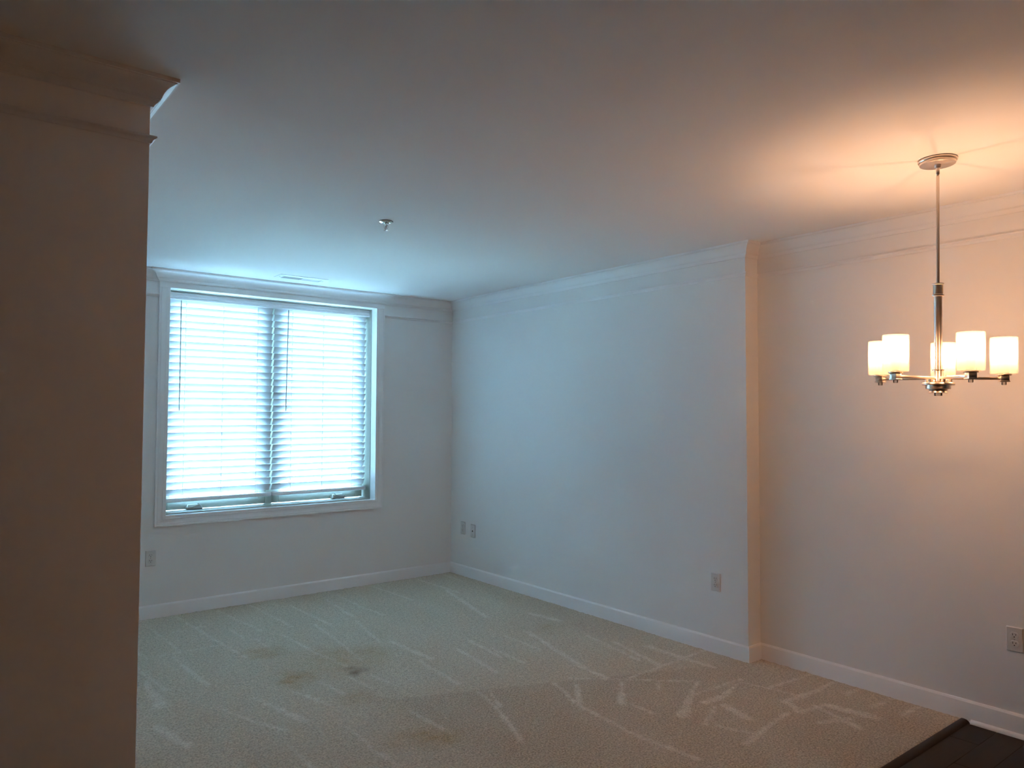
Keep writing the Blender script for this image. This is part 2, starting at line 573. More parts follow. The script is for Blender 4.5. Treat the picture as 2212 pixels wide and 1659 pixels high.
def smooth_noise(ny, nx, cell):
    gy, gx = int(ny / cell) + 3, int(nx / cell) + 3
    g = np.random.rand(gy, gx)
    yy = np.arange(ny) / cell
    xx = np.arange(nx) / cell
    y0, x0 = yy.astype(int), xx.astype(int)
    fy, fx = (yy - y0)[:, None], (xx - x0)[None, :]
    fy, fx = fy * fy * (3 - 2 * fy), fx * fx * (3 - 2 * fx)
    a = g[y0][:, x0]; b_ = g[y0][:, x0 + 1]; c = g[y0 + 1][:, x0]; d = g[y0 + 1][:, x0 + 1]
    return (a * (1 - fx) + b_ * fx) * (1 - fy) + (c * (1 - fx) + d * fx) * fy

def build_carpet():
    x0, x1, y0, y1 = LX, DJ, YCARPET, 0.0
    st = 0.009
    nx, ny = int((x1 - x0) / st) + 1, int((y1 - y0) / st) + 1
    xs, ys = np.linspace(x0, x1, nx), np.linspace(y0, y1, ny)
    X, Y = np.meshgrid(xs, ys)
    tuft = smooth_noise(ny, nx, 1.15) * 0.65 + smooth_noise(ny, nx, 2.4) * 0.35
    Z = (tuft - 0.5) * 0.0085
    wob = (smooth_noise(ny, nx, 9) - 0.5) * 0.03
    wob2 = (smooth_noise(ny, nx, 9) - 0.5) * 0.03
    rag = (smooth_noise(ny, nx, 2.0) - 0.5)
    track = np.zeros_like(X)
    for pts, w0, w1 in STREAKS:
        P_ = [np.array(p) for p in pts]
        L_ = [np.linalg.norm(b_ - a) for a, b_ in zip(P_[:-1], P_[1:])]
        tot, acc = sum(L_), 0.0
        loc = np.zeros_like(X)
        for a, b_, l in zip(P_[:-1], P_[1:], L_):
            d = (b_ - a) / l
            px, py = X + wob * 0.25 - a[0], Y + wob2 * 0.25 - a[1]
            t = px * d[0] + py * d[1]
            s = np.abs(-px * d[1] + py * d[0])
            tt = np.clip(t, 0, l)
            over = np.abs(t - tt)
            w = (w0 + (w1 - w0) * (acc + tt) / tot) * 0.62 + 0.0025
            e = np.hypot(s, over) - w + rag * 0.022
            k = np.clip(0.5 - e / 0.022, 0, 1)
            loc = np.maximum(loc, k)
            acc += l
        track = np.maximum(track, loc * (0.46 + 0.56 * smooth_noise(ny, nx, 4) * (0.5 + 0.5 * smooth_noise(ny, nx, 1.5))))
    # faint parallel vacuum passes running towards the window
    lane = np.sin((X + wob) * 2 * PI / 0.46 + 0.6)
    fade = smooth_noise(ny, nx, 60)
    track = np.maximum(track, np.clip(lane * 0.5 + 0.1, 0, 1) * 0.16 * fade + 0.10 * smooth_noise(ny, nx, 30))
    # nap brushed the other way in the front part
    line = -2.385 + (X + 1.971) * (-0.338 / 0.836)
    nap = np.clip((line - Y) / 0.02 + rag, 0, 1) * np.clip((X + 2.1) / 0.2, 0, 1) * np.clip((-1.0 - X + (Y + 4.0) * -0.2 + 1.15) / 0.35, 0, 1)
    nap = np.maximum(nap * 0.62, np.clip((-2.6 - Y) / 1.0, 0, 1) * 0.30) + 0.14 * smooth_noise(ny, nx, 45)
    Z = Z + track * 0.0012
    tan, drk = np.zeros_like(X), np.zeros_like(X)
    for c, a, b_, k, s in STAINS:
        Mi = np.linalg.inv(np.array([[a[0], b_[0]], [a[1], b_[1]]]))
        px, py = X - c[0] + wob * 3.0, Y - c[1] + wob2 * 3.0
        q = np.hypot(Mi[0, 0] * px + Mi[0, 1] * py, Mi[1, 0] * px + Mi[1, 1] * py)
        v = 0.70 * s * np.clip(1.25 - q, 0, 1) ** 0.8 * (0.55 + 0.7 * smooth_noise(ny, nx, 4))
        if k == 't':
            tan = np.maximum(tan, v)
        else:
            drk = np.maximum(drk, v)
    # cells outside the room outline (under the projecting wall) are left out
    idx = np.arange(nx * ny).reshape(ny, nx)
    quads = np.stack([idx[:-1, :-1], idx[:-1, 1:], idx[1:, 1:], idx[1:, :-1]], -1).reshape(-1, 4)
    cx_ = X[:-1, :-1].reshape(-1)
    cy_ = Y[:-1, :-1].reshape(-1)
    quads = quads[~((cx_ > 0.01) & (cy_ > YJ + 0.01))]
    Z[0, :] = -0.012
    Z[1, :] -= 0.001
    me = bpy.data.meshes.new('floor')
    co = np.stack([X, Y, Z], -1).reshape(-1, 3)
    me.vertices.add(len(co))
    me.vertices.foreach_set('co', co.astype(np.float32).reshape(-1))
    me.loops.add(quads.size)
    me.loops.foreach_set('vertex_index', quads.astype(np.int32).reshape(-1))
    me.polygons.add(len(quads))
    me.polygons.foreach_set('loop_start', np.arange(0, quads.size, 4, dtype=np.int32))
    me.update(calc_edges=True)
    for nm, arr in (('track', track), ('nap', nap), ('stain_tan', tan), ('stain_dark', drk)):
        at = me.attributes.new(nm, 'FLOAT', 'POINT')
        at.data.foreach_set('value', np.clip(arr, 0, 1).astype(np.float32).reshape(-1))
    me.shade_smooth()
    return struct(link('floor', me, 'carpet_pile'), 'beige cut-pile carpet with vacuum tracks and brown stains', 'carpet')
build_carpet()

# wooden floor in front of the carpet: separate boards running across
fl = struct(box_obj('floor', (XL, DJ, YB, LY, -0.06, -0.031), 'dark_wood'), 'dark brown wooden floor at the front right corner', 'floor')
row_h, ry, ri = 0.125, YCARPET - 0.034, 0
plank_cache = {}
while ri < 12:
    x = XL + random.uniform(0.0, 0.9)
    xa = XL
    while xa < DJ - 0.001:
        xb = min(x, DJ)
        if DJ - xb < 0.2:
            xb = DJ
        if xb - xa > 0.02:
            ln = round(xb - xa, 2)
            if ln not in plank_cache:
                b_ = bmesh.new()
                bbox(b_, 0, 1, -row_h + 0.0012, 0, -0.03, -0.010)
                es = [e for e in b_.edges if all(v.co.z > -0.02 for v in e.verts)]
                bmesh.ops.bevel(b_, geom=es, offset=0.001, segments=1, affect='EDGES')
                for v in b_.verts:
                    v.co.x *= (xb - xa) - 0.0015
                plank_cache[ln] = mesh_from(b_, 'plank')
            p = link('plank', plank_cache[ln], 'dark_wood', fl, (xa, ry, 0))
        xa = xb
        x = xb + random.uniform(0.75, 1.25)
    ry -= row_h
    ri += 1
# boards left of the carpet, in front of the near wall
b_ = bmesh.new(); bbox(b_, XL, LX - 0.03, YCARPET - 0.034, LY, -0.03, -0.010)
bbox(b_, XL, DJ, YB, ry, -0.03, -0.010)
link('unseen_boards', mesh_from(b_, 'unseen_boards'), 'dark_wood', fl)

# transition strip between carpet and boards
ys0 = YCARPET + 0.004
prof = [(ys0, -0.03), (ys0, 0.000), (ys0 - 0.005, 0.0035), (ys0 - 0.016, 0.0038), (ys0 - 0.028, 0.0015), (ys0 - 0.036, -0.004), (ys0 - 0.040, -0.0095), (ys0 - 0.040, -0.03)]
struct(extrude_x('trim_1', prof, LX - 0.03, DJ - 0.0145, 'dark_wood', smooth=50), 'dark wooden edge strip where the carpet ends', 'threshold')

# ------------------------------------------------------------------ mouldings
CP = [(0, 0), (0.0075, 0), (0.009, 0.004), (0.0125, 0.0085), (0.0175, 0.0125), (0.0205, 0.018), (0.0205, 0.0205), (0.0245, 0.0205), (0.0245, 0.0245),
      (0.0262, 0.0250), (0.0285, 0.0335), (0.0325, 0.0430), (0.0390, 0.0525), (0.0470, 0.0605), (0.0560, 0.0665), (0.0625, 0.0690), (0.0625, 0.0720), (0.0689, 0.0720), (0.0689, 0.0900), (0, 0.0900)]
CROWN = [(o, ZCB + z) for o, z in CP]
RAIL = [(o, ZRB + z) for o, z in ((0, 0), (0.003, 0), (0.0055, 0.003), (0.0070, 0.0085), (0.0105, 0.0120), (0.0150, 0.0140), (0.0172, 0.0165), (0.0178, 0.0195), (0.0165, 0.0222), (0.0120, 0.0232), (0, 0.0232))]
BASE = [(0, -0.03), (0.014, -0.03), (0.014, 0.0845), (0.0128, 0.0872), (0.0100, 0.0895), (0.0085, 0.0925), (0.0065, 0.0945), (0, 0.0950)]
T = 0.020   # window head stands proud of the wall
path = [(XL, LY), (LX, LY), (LX, 0), (WXL, 0), (WXL, -T), (WXR, -T), (WXR, 0), (0, 0), (0, YJ), (DJ, YJ), (DJ, YB), (XL, YB)]
crown_lab = ['crown moulding along the shaded near left wall', 'crown moulding on the far side of the near wall end', 'short crown moulding left of the window',
             'small crown return at the window head, on its left', 'crown moulding projecting over the window', 'small crown return at the window head, on its right',
             'crown moulding between window and room corner', 'crown moulding along the right wall up to the step', 'short crown piece turning into the recess', 'crown moulding above the recessed wall behind the chandelier',
             'crown moulding behind the viewer, out of view']
tn = 2
for i in range(len(path) - 1):
    o = sweep('trim_%d' % tn, path[i], path[i + 1], path[i - 1] if i else None, path[i + 2] if i + 2 < len(path) else None, CROWN, 'trim_paint', smooth=28)
    struct(o, crown_lab[i], 'moulding')
    tn += 1
rpaths = [[(XL, LY), (LX, LY), (LX, 0), (WXL, 0)], [(WXR, 0), (0, 0), (0, YJ), (DJ, YJ), (DJ, YB), (XL, YB)]]
rail_lab = [['thin picture rail on the shaded near left wall', 'thin picture rail on the far side of the near wall end', 'thin picture rail stub left of the window'],
            ['thin picture rail between window and room corner', 'thin picture rail along the right wall', 'short picture rail piece turning into the recess', 'thin picture rail on the recessed wall behind the chandelier', 'thin picture rail behind the viewer, out of view']]
for pp, labs in zip(rpaths, rail_lab):
    for i in range(len(pp) - 1):
        o = sweep('trim_%d' % tn, pp[i], pp[i + 1], pp[i - 1] if i else None, pp[i + 2] if i + 2 < len(pp) else None, RAIL, 'trim_paint', smooth=40)
        struct(o, labs[i], 'moulding')
        tn += 1
bpath = [(XL, LY), (LX, LY), (LX, 0), (0, 0), (0, YJ), (DJ, YJ), (DJ, YB), (XL, YB)]
bnames = [('baseboard_near', 'baseboard of the shaded near left wall'), ('baseboard_left', 'baseboard on the far side of the near wall end'), ('baseboard_back', 'white baseboard below the window'),
          ('baseboard_right', 'white baseboard along the right wall'), ('baseboard_step', 'short white baseboard piece turning into the recess'), ('baseboard_recess', 'white baseboard of the recessed wall below the chandelier'), ('baseboard_front', 'baseboard behind the viewer, out of view')]
for i, (nm, lb) in enumerate(bnames):
    o = sweep(nm, bpath[i], bpath[i + 1], bpath[i - 1] if i else None, bpath[i + 2] if i + 2 < len(bpath) else None, BASE, 'trim_paint', smooth=35)
    struct(o, lb, 'baseboard')
q = [(0.0138, -0.012)] + [(0.0138 + 0.017 * math.cos(a), -0.012 + 0.021 * math.sin(a)) for a in [k * PI / 2 / 8 for k in range(9)]]
o = sweep('trim_%d' % tn, (DJ, YCARPET - 0.043), (DJ, YB), None, None, q, 'trim_paint', smooth=40)
struct(o, 'white quarter-round shoe moulding along the wooden floor', 'moulding')
tn += 1

# ------------------------------------------------------------------ window
win = empty('window_1', (-1.6527, 0, WZB))
struct(win, 'wide white-cased double casement window with closed blinds', 'window')
win.matrix_world = Matrix.Translation((-1.6527, 0, WZB))
OFF = Vector((-1.6527, 0, WZB))
def wlink(o):
    """child built in world coordinates"""
    o.parent = win
    o.location = -OFF
    return o
# casing: profile (distance outward from the inner edge, depth into the room)
CAS = [(0, 0), (0, 0.011), (0.0015, 0.0125), (0.019, 0.0125), (0.0205, 0.0145), (0.0235, 0.0145), (0.027, 0.0125), (0.040, 0.0128), (0.052, 0.0150), (0.0575, 0.0170), (0.0595, 0.0150), (0.0625, 0.0150), (0.0645, 0.0180), (0.0755, 0.0180), (0.0765, 0.0165), (0.0765, 0)]
def casing_piece(name, p0, p1, out, m0, m1):
    """p0,p1: inner edge ends in (x,z); out: outward unit; m0/m1: extra shift per unit width along the run at both ends"""
    bm = bmesh.new()
    p0, p1, out = Vector(p0), Vector(p1), Vector(out)
    d = (p1 - p0).normalized()
    va, vb = [], []
    for w, dep in CAS:
        a = p0 + out * w + d * (m0 * w)
        c = p1 + out * w + d * (m1 * w)
        va.append(bm.verts.new((a.x, -dep, a.y)))
        vb.append(bm.verts.new((c.x, -dep, c.y)))
    n = len(CAS)
    for i in range(n):
        bm.faces.new((va[i], va[(i + 1) % n], vb[(i + 1) % n], vb[i]))
    bm.faces.new(va)
    bm.faces.new(vb)
    return wlink(link(name, mesh_from(bm, name), 'trim_paint', None, (0, 0, 0), 25))
HZJ = WIZT + 0.0035
casing_piece('side_casing', (WIXL, HZJ), (WIXL, WIZB), (-1, 0), 0, 1)
casing_piece('bottom_casing', (WIXL, WIZB), (WIXR, WIZB), (0, -1), -1, 1)
casing_piece('side_casing', (WIXR, WIZB), (WIXR, HZJ), (1, 0), -1, 0)
wlink(box_obj('head_board', (WXL, WXR, -T, 0, HZJ + 0.0006, ZCB + 0.002), 'trim_paint', bevel=0.0012))
# jamb lining
JX0, JX1, JZ0, JZ1 = WIXL - 0.005, WIXR + 0.005, WIZB - 0.005, WIZT + 0.004
YS = 0.090
wlink(box_obj('jamb', (HX0, JX0, -0.0005, YS, JZ0, JZ1), 'trim_paint', bevel=0.0015))
wlink(box_obj('jamb', (JX1, HX1, -0.0005, YS, JZ0, JZ1), 'trim_paint', bevel=0.0015))
wlink(box_obj('head_jamb', (HX0, HX1, -0.0005, YS, JZ1, HZ1), 'trim_paint', bevel=0.0015))
wlink(box_obj('sill', (HX0, HX1, -0.0005, YS, HZ0, JZ0), 'trim_paint', bevel=0.0015))
# unit frame, a little inside the lining
FX0, FX1, FZ0, FZ1 = JX0 + 0.0045, JX1 - 0.0045, JZ0 + 0.010, JZ1 - 0.0045
wlink(box_obj('frame_side', (HX0, FX0, YS + 0.001, WT + 0.01, HZ0, HZ1), 'window_vinyl', bevel=0.0015))
wlink(box_obj('frame_side', (FX1, HX1, YS + 0.001, WT + 0.01, HZ0, HZ1), 'window_vinyl', bevel=0.0015))
wlink(box_obj('frame_head', (FX0, FX1, YS + 0.001, WT + 0.01, FZ1, HZ1), 'window_vinyl', bevel=0.0015))
wlink(box_obj('frame_sill', (FX0, FX1, YS + 0.001, WT + 0.01, HZ0, FZ0), 'window_vinyl', bevel=0.0015))
XM = -1.656
wlink(box_obj('mullion', (XM - 0.024, XM + 0.024, 0.226, WT + 0.012, FZ0, FZ1), 'window_vinyl', bevel=0.002))
def sash(x0, x1):
    y0, y1 = 0.232, 0.274
    st, rb, rt = 0.066, 0.088, 0.066
    s = empty('sash', (0, 0, 0)); wlink(s)
    z0, z1 = FZ0 + 0.003, FZ1 - 0.003
    def part(nm, *b6, bv=0.003):
        return box_obj(nm, b6, 'window_vinyl', s, bevel=bv)
    part('stile', x0, x0 + st, y0, y1, z0, z1)
    part('stile', x1 - st, x1, y0, y1, z0, z1)
    part('bottom_rail', x0 + st, x1 - st, y0, y1, z0, z0 + rb)
    part('top_rail', x0 + st, x1 - st, y0, y1, z1 - rt, z1)
    g = 0.016
    a0, a1, c0, c1 = x0 + st, x1 - st, z0 + rb, z1 - rt
    part('glazing_bead', a0, a0 + g, y0 + 0.010, y1 - 0.008, c0, c1, bv=0.002)
    part('glazing_bead', a1 - g, a1, y0 + 0.010, y1 - 0.008, c0, c1, bv=0.002)
    part('glazing_bead', a0 + g, a1 - g, y0 + 0.010, y1 - 0.008, c0, c0 + g, bv=0.002)
    part('glazing_bead', a0 + g, a1 - g, y0 + 0.010, y1 - 0.008, c1 - g, c1, bv=0.002)
    box_obj('pane', (a0 + g - 0.004, a1 - g + 0.004, y0 + 0.022, y0 + 0.026, c0 + g - 0.004, c1 - g + 0.004), 'window_glass', s)
    return s
sash(FX0 + 0.004, XM - 0.020)
sash(XM + 0.020, FX1 - 0.004)
def crank(x, z, folded_left):
    c = empty('crank', (x, 0.205, z)); c.parent = win; c.location = Vector((x, 0.205, z)) - OFF
    bm = bmesh.new()
    bbox(bm, -0.062, 0.062, -0.020, 0.026, -0.016, 0.020)
    for v in bm.verts:
        if v.co.z > 0:
            v.co.x *= 0.80
            v.co.y = 0.026 + (v.co.y - 0.026) * 0.62
    bmesh.ops.bevel(bm, geom=list(bm.edges), offset=0.005, segments=3, affect='EDGES')
    link('crank_cover', mesh_from(bm, 'crank_cover'), 'handle_metal', c, (0, 0, 0), 40)
    s = -1 if folded_left else 1
    lv = tube_mesh('crank_lever', [(-s * 0.030, -0.020, 0.014), (-s * 0.012, -0.027, 0.010), (s * 0.022, -0.025, 0.000), (s * 0.056, -0.022, -0.003)], [0.0065, 0.0060, 0.0052, 0.0045], 10)
    link('crank_lever', lv, 'handle_metal', c, (0, 0, 0), 40)
    kn = lathe('crank_knob', [(0, -0.010), (0.0055, -0.009), (0.0075, -0.002), (0.006, 0.006), (0, 0.008)], 'handle_metal', c, (s * 0.060, -0.026, -0.003), 12)
    lathe('crank_hub', [(0.012, -0.016), (0.012, -0.012), (0.008, -0.010), (0.008, 0.0)], 'handle_metal', c, (-s * 0.030, -0.012, 0.026), 16)
    box_obj('crank_gasket', (-0.058, 0.058, -0.014, 0.026, -0.0205, -0.0162), 'dark_rubber', c)
crank(-2.247, 0.7545, True)
crank(-1.051, 0.7545, False)

# ------------------------------------------------------------------ blinds
TH = math.radians(57)
SW, PITCH, YC = 0.060, 0.05348, 0.166
ZTOP = 2.345
NSLAT = 28
def slat_mesh(w):
    # cross-section in (y, z): room-side edge up, outer edge down, gently crowned
    ax = Vector((math.cos(TH), -math.sin(TH)))
    nr = Vector((math.sin(TH), math.cos(TH)))
    k, th = 6, 0.0028
    top, bot = [], []
    for i in range(k + 1):
        s = (i / k - 0.5)
        crown = 0.0030 * (1 - 4 * s * s)
        t_ = th * (0.75 if i in (0, k) else 1.0)
        top.append(ax * (s * SW) + nr * (crown + t_ / 2))
        bot.append(ax * (s * SW) + nr * (crown - t_ / 2))
    prof = [tuple(p) for p in top] + [tuple(p) for p in reversed(bot)]
    bm = bmesh.new()
    n = len(prof)
    va = [bm.verts.new((-w / 2, y, z)) for y, z in prof]
    vb = [bm.verts.new((w / 2, y, z)) for y, z in prof]
    for i in range(n):
        bm.faces.new((va[i], va[(i + 1) % n], vb[(i + 1) % n], vb[i]))
    bm.faces.new(va); bm.faces.new(vb)
    return mesh_from(bm, 'slat')
def blind(x0, x1, cords, wand, label):
    xc, w = (x0 + x1) / 2, x1 - x0
    zb = 0.803
    root = tag(empty('window_blind', (xc, YC, zb)), label, 'blind', 'horizontal blinds in the window')
    me = slat_mesh(w)
    dz_edge = SW / 2 * math.sin(TH)
    for k in range(NSLAT):
        zc = ZTOP - k * PITCH - dz_edge
        s = link('slat', me, 'slat_vinyl', root, (random.uniform(-0.0012, 0.0012), random.uniform(-0.0008, 0.0008), zc - zb + random.uniform(-0.0006, 0.0006)), 35)
        s.rotation_euler = (random.uniform(-0.022, 0.022), random.uniform(-0.0012, 0.0012), 0)
    hw = w / 2
    extrude_x('bottom_rail', [(-0.026, 0.004), (-0.026, 0.020), (-0.022, 0.026), (-0.010, 0.031), (0.010, 0.031), (0.022, 0.026), (0.026, 0.020), (0.026, 0.004), (0.022, 0.0), (-0.022, 0.0)], -hw - 0.004, hw + 0.004, 'blind_white', root, smooth=40)
    box_obj('headrail', (-hw + 0.012, hw - 0.012, -0.026, 0.030, 2.347 - zb, 2.392 - zb), 'blind_white', root, bevel=0.002)
    yi, yo = -SW / 2 * math.cos(TH) - 0.0022, SW / 2 * math.cos(TH) + 0.0022
    for cx in cords:
        lx = cx - xc
        bm = bmesh.new()
        for yy in (yi, yo):
            bbox(bm, lx - 0.0014, lx + 0.0014, yy - 0.0006, yy + 0.0006, 0.030, 2.347 - zb)
        bbox(bm, lx + 0.012, lx + 0.0136, -0.001, 0.0006, 0.030, 2.347 - zb)
        link('ladder_cord', mesh_from(bm, 'ladder_cord'), 'cord_white', root)
        # knotted tail of the cord curling on the bottom rail
        tp = [(lx, -0.0275, 0.020), (lx - 0.006, -0.0290, 0.012), (lx + 0.004, -0.0300, 0.005), (lx + 0.016, -0.0290, 0.010), (lx + 0.024, -0.0280, 0.018)]
        tube('cord_tail', tp, 0.0011, 'cord_white', root, 6)
    (wx0, wz0), (wx1, wz1) = wand
    wd = tube('tilt_wand', [(wx0 - xc, 0.134 - YC, wz0 - zb), (wx1 - xc, 0.132 - YC, wz1 - zb)], 0.0042, 'wand_plastic', root, 8)
    tube('wand_hook', [(wx0 - xc, 0.140 - YC, wz0 + 0.022 - zb), (wx0 - xc, 0.134 - YC, wz0 + 0.010 - zb), (wx0 - xc, 0.134 - YC, wz0 - 0.004 - zb)], 0.0022, 'screw_metal', root, 8)
    return root
blind(-2.4935, -1.6690, (-2.3485, -2.0670, -1.7945), ((-2.3884, 2.330), (-2.3884, 1.492)), 'white horizontal slat blind in the left half of the window')
blind(-1.6540, -0.8210, (-1.5055, -1.2283, -0.9508), ((-1.5455, 2.330), (-1.5580, 1.492)), 'white horizontal slat blind in the right half of the window')
vp = [(0.119, 2.393), (0.115, 2.391), (0.115, 2.374), (0.1175, 2.372), (0.1175, 2.364), (0.115, 2.362), (0.115, 2.357), (0.1185, 2.354), (0.114, 2.350), (0.113, 2.345), (0.116, 2.339), (0.120, 2.337), (0.128, 2.337), (0.128, 2.393)]
va = tag(extrude_x('blind_valance', [(y, z - 2.337) for y, z in vp], -0.8465, 0.8465, 'blind_white', None, (-1.6527, 0, 2.337), 30), 'white moulded valance board across the top of both blinds', 'valance')

# ------------------------------------------------------------------ wall plates
def round_rect_prism(bm, hw, hh, r, y0, y1, taper=0.0, n=5, clip=None):
    pts = []
    for cx, cz, a0 in ((hw - r, hh - r, 0), (-hw + r, hh - r, 90), (-hw + r, -hh + r, 180), (hw - r, -hh + r, 270)):
        for k in range(n + 1):
            a = math.radians(a0 + 90 * k / n)
            pts.append((cx + r * math.cos(a), cz + r * math.sin(a)))
    if clip:
        pts = [(x, max(-clip, min(clip, z))) for x, z in pts]
    f = lambda s, y: [bm.verts.new((x - math.copysign(s, x), y, z - math.copysign(s, z))) for x, z in pts]
    A, B = f(0, y0), f(taper, y1)
    m = len(pts)
    for i in range(m):
        bm.faces.new((A[i], A[(i + 1) % m], B[(i + 1) % m], B[i]))
    bm.faces.new(A); bm.faces.new(B)

def plate(name, loc, rz, label, duplex=True, group=None, cat='outlet'):
    root = tag(empty(name, loc), label, cat, group)
    root.rotation_euler = (0, 0, rz)
    bm = bmesh.new()
    round_rect_prism(bm, 0.035, 0.0572, 0.003, 0.0, -0.0022)
    round_rect_prism(bm, 0.035, 0.0572, 0.003, -0.0022, -0.0062, taper=0.0036)
    link('cover_plate', mesh_from(bm, 'cover_plate'), 'plate_plastic', root)
    if duplex:
        for s in (1, -1):
            bm = bmesh.new()
            bmesh.ops.create_circle(bm, cap_ends=False, radius=0.0172, segments=28)
            ring = [v.co.copy() for v in bm.verts]
            bm.free()
            bm = bmesh.new()
            A, B = [], []
            for v in ring:
                z = max(-0.0138, min(0.0138, v.y))
                A.append(bm.verts.new((v.x, -0.0055, z)))
                B.append(bm.verts.new((v.x * 0.95, -0.0085, z * 0.95)))
            m = len(A)
            for i in range(m):
                bm.faces.new((A[i], A[(i + 1) % m], B[(i + 1) % m], B[i]))
            bm.faces.new(B)
            bm.faces.new(A)
            rc = link('receptacle', mesh_from(bm, 'receptacle'), 'plate_plastic', root, (0, 0, s * 0.0195), 40)
            for sx, h in ((-0.0064, 0.0088), (0.0064, 0.0072)):
                box_obj('slot', (sx - 0.0012, sx + 0.0012, -0.0088, -0.0080, 0.0035 - h / 2, 0.0035 + h / 2), 'slot_black', rc)
            g = lathe_mesh('ground_hole', [(0.0027, -0.0004), (0.0027, 0.0004)], 12)
            go = link('ground_hole', g, 'slot_black', rc, (0, -0.0085, -0.0075))
            go.rotation_euler = (PI / 2, 0, 0)
        sc = lathe('screw', [(0.0032, -0.0006), (0.0030, 0.0004), (0.0018, 0.0009)], 'screw_metal', root, (0, -0.0063, 0), 14)
        sc.rotation_euler = (PI / 2, 0, 0)
    else:
        jk = lathe('coaxial_jack', [(0.0062, 0), (0.0062, 0.0015), (0.0046, 0.0015), (0.0046, 0.0050)], 'dark_rubber', root, (0, -0.0060, 0), 16)
        jk.rotation_euler = (PI / 2, 0, 0)
        for s in (1, -1):
            sc = lathe('screw', [(0.0030, -0.0006), (0.0028, 0.0004), (0.0016, 0.0008)], 'screw_metal', root, (0, -0.0063, s * 0.034), 12)
            sc.rotation_euler = (PI / 2, 0, 0)
    return root
plate('wall_outlet', (-2.5963, 0, 0.4309), 0, 'duplex outlet below the window, beside the shaded wall', group='duplex outlets')
plate('wall_outlet', (0, -0.2007, 0.4318), -PI / 2, 'duplex outlet next to the far room corner', group='duplex outlets')
plate('cable_outlet', (0, -0.3596, 0.4224), -PI / 2, 'cable outlet plate with one black jack near the far corner', duplex=False)
plate('wall_outlet', (0, -2.9726, 0.4359), -PI / 2, 'duplex outlet on the right wall just before the step', group='duplex outlets')
plate('wall_outlet', (DJ, -4.5536, 0.4353), -PI / 2, 'duplex outlet on the recessed wall below the chandelier', group='duplex outlets')

# ------------------------------------------------------------------ ceiling register
vx0, vx1, vy0, vy1 = -1.822, -1.437, -0.400, -0.262
vent = tag(empty('ceiling_vent', ((vx0 + vx1) / 2, (vy0 + vy1) / 2, HC)), 'white rectangular air register in the ceiling above the window', 'vent')
hw, hd = (vx1 - vx0) / 2, (vy1 - vy0) / 2
ix, iy = hw - 0.040, hd - 0.028
bm = bmesh.new()
o4 = [(-hw, -hd), (hw, -hd), (hw, hd), (-hw, hd)]
i4 = [(-ix, -iy), (ix, -iy), (ix, iy), (-ix, iy)]
def ringv(p4, z):
    return [bm.verts.new((x, y, z)) for x, y in p4]
R0, R1 = ringv(o4, -0.0002), ringv(o4, -0.0030)
R2, R3 = ringv(i4, -0.0085), ringv(i4, -0.0002)
for a, c in ((R0, R1), (R1, R2), (R2, R3), (R3, R0)):
    for k in range(4):
        bm.faces.new((a[k], a[(k + 1) % 4], c[(k + 1) % 4], c[k]))
link('vent_frame', mesh_from(bm, 'vent_frame'), 'vent_enamel', vent)
box_obj('duct_shade_sheet', (-ix, ix, -iy, iy, -0.0012, -0.0002), 'duct_shade', vent)  # dark sheet on the solid ceiling, standing in for shade behind the louvers
box_obj('divider', (-0.004, 0.004, -iy, iy, -0.0085, -0.0012), 'vent_enamel', vent)
NF = 17
for half, sg in ((-1, 1), (1, -1)):
    bm = bmesh.new()
    bbox(bm, -0.0006, 0.0006, -iy, iy, -0.0042, 0.0042)
    bmesh.ops.rotate(bm, verts=bm.verts, cent=(0, 0, 0), matrix=Matrix.Rotation(sg * math.radians(48), 3, 'Y'))
    fm = mesh_from(bm, 'louver')
    for k in range(NF):
        x = half * (0.0085 + (ix - 0.014) * (k + 0.5) / NF)
        link('louver', fm, 'vent_enamel', vent, (x, 0, -0.0050))
for s in (-1, 1):
    lathe('screw', [(0, -0.0020), (0.0030, -0.0016), (0.0042, 0.0)], 'screw_metal', vent, (s * (hw - 0.018), 0, -0.0062), 12)

# ------------------------------------------------------------------ fire sprinkler
sp = tag(empty('fire_sprinkler', (-1.9584, -2.2746, HC)), 'chrome fire sprinkler head hanging from the ceiling', 'sprinkler')
lathe('ceiling_ring', [(0.037, -0.0003), (0.0385, -0.0016), (0.0385, -0.0028), (0.037, -0.003)], 'dark_rubber', sp, n=40)
lathe('escutcheon', [(0.0365, -0.003), (0.0365, -0.0042), (0.030, -0.0085), (0.022, -0.0105), (0.019, -0.0070), (0.0125, -0.0070)], 'chrome', sp, n=40)
lathe('body', [(0.0120, -0.005), (0.0120, -0.012), (0.0095, -0.0135), (0.0095, -0.020), (0.006, -0.021)], 'chrome', sp, n=24)
for s in (-1, 1):
    tube('frame_arm', [(s * 0.0075, 0, -0.018), (s * 0.0110, 0, -0.024), (s * 0.0112, 0, -0.033), (s * 0.0075, 0, -0.041), (s * 0.002, 0, -0.046)], 0.0020, 'chrome', sp, 8)
lathe('glass_bulb', [(0, -0.0205), (0.0018, -0.0215), (0.0024, -0.030), (0.0018, -0.038), (0, -0.040)], 'bulb_red', sp, n=12)
lathe('boss', [(0, -0.040), (0.0040, -0.041), (0.0040, -0.048), (0.0022, -0.050), (0, -0.050)], 'chrome', sp, n=16)
bm = bmesh.new()
c0 = bm.verts.new((0, 0, -0.0490)); c1 = bm.verts.new((0, 0, -0.0500))
NT = 12
rt, rb = [], []
for k in range(NT * 4):
    a = 2 * PI * k / (NT * 4)
    r_ = 0.0135 if k % 4 in (0, 1) else 0.0085
    dz = -0.0012 if r_ > 0.01 else 0.0
    rt.append(bm.verts.new((r_ * math.cos(a), r_ * math.sin(a), -0.0490 + dz)))
    rb.append(bm.verts.new((r_ * math.cos(a), r_ * math.sin(a), -0.0500 + dz)))
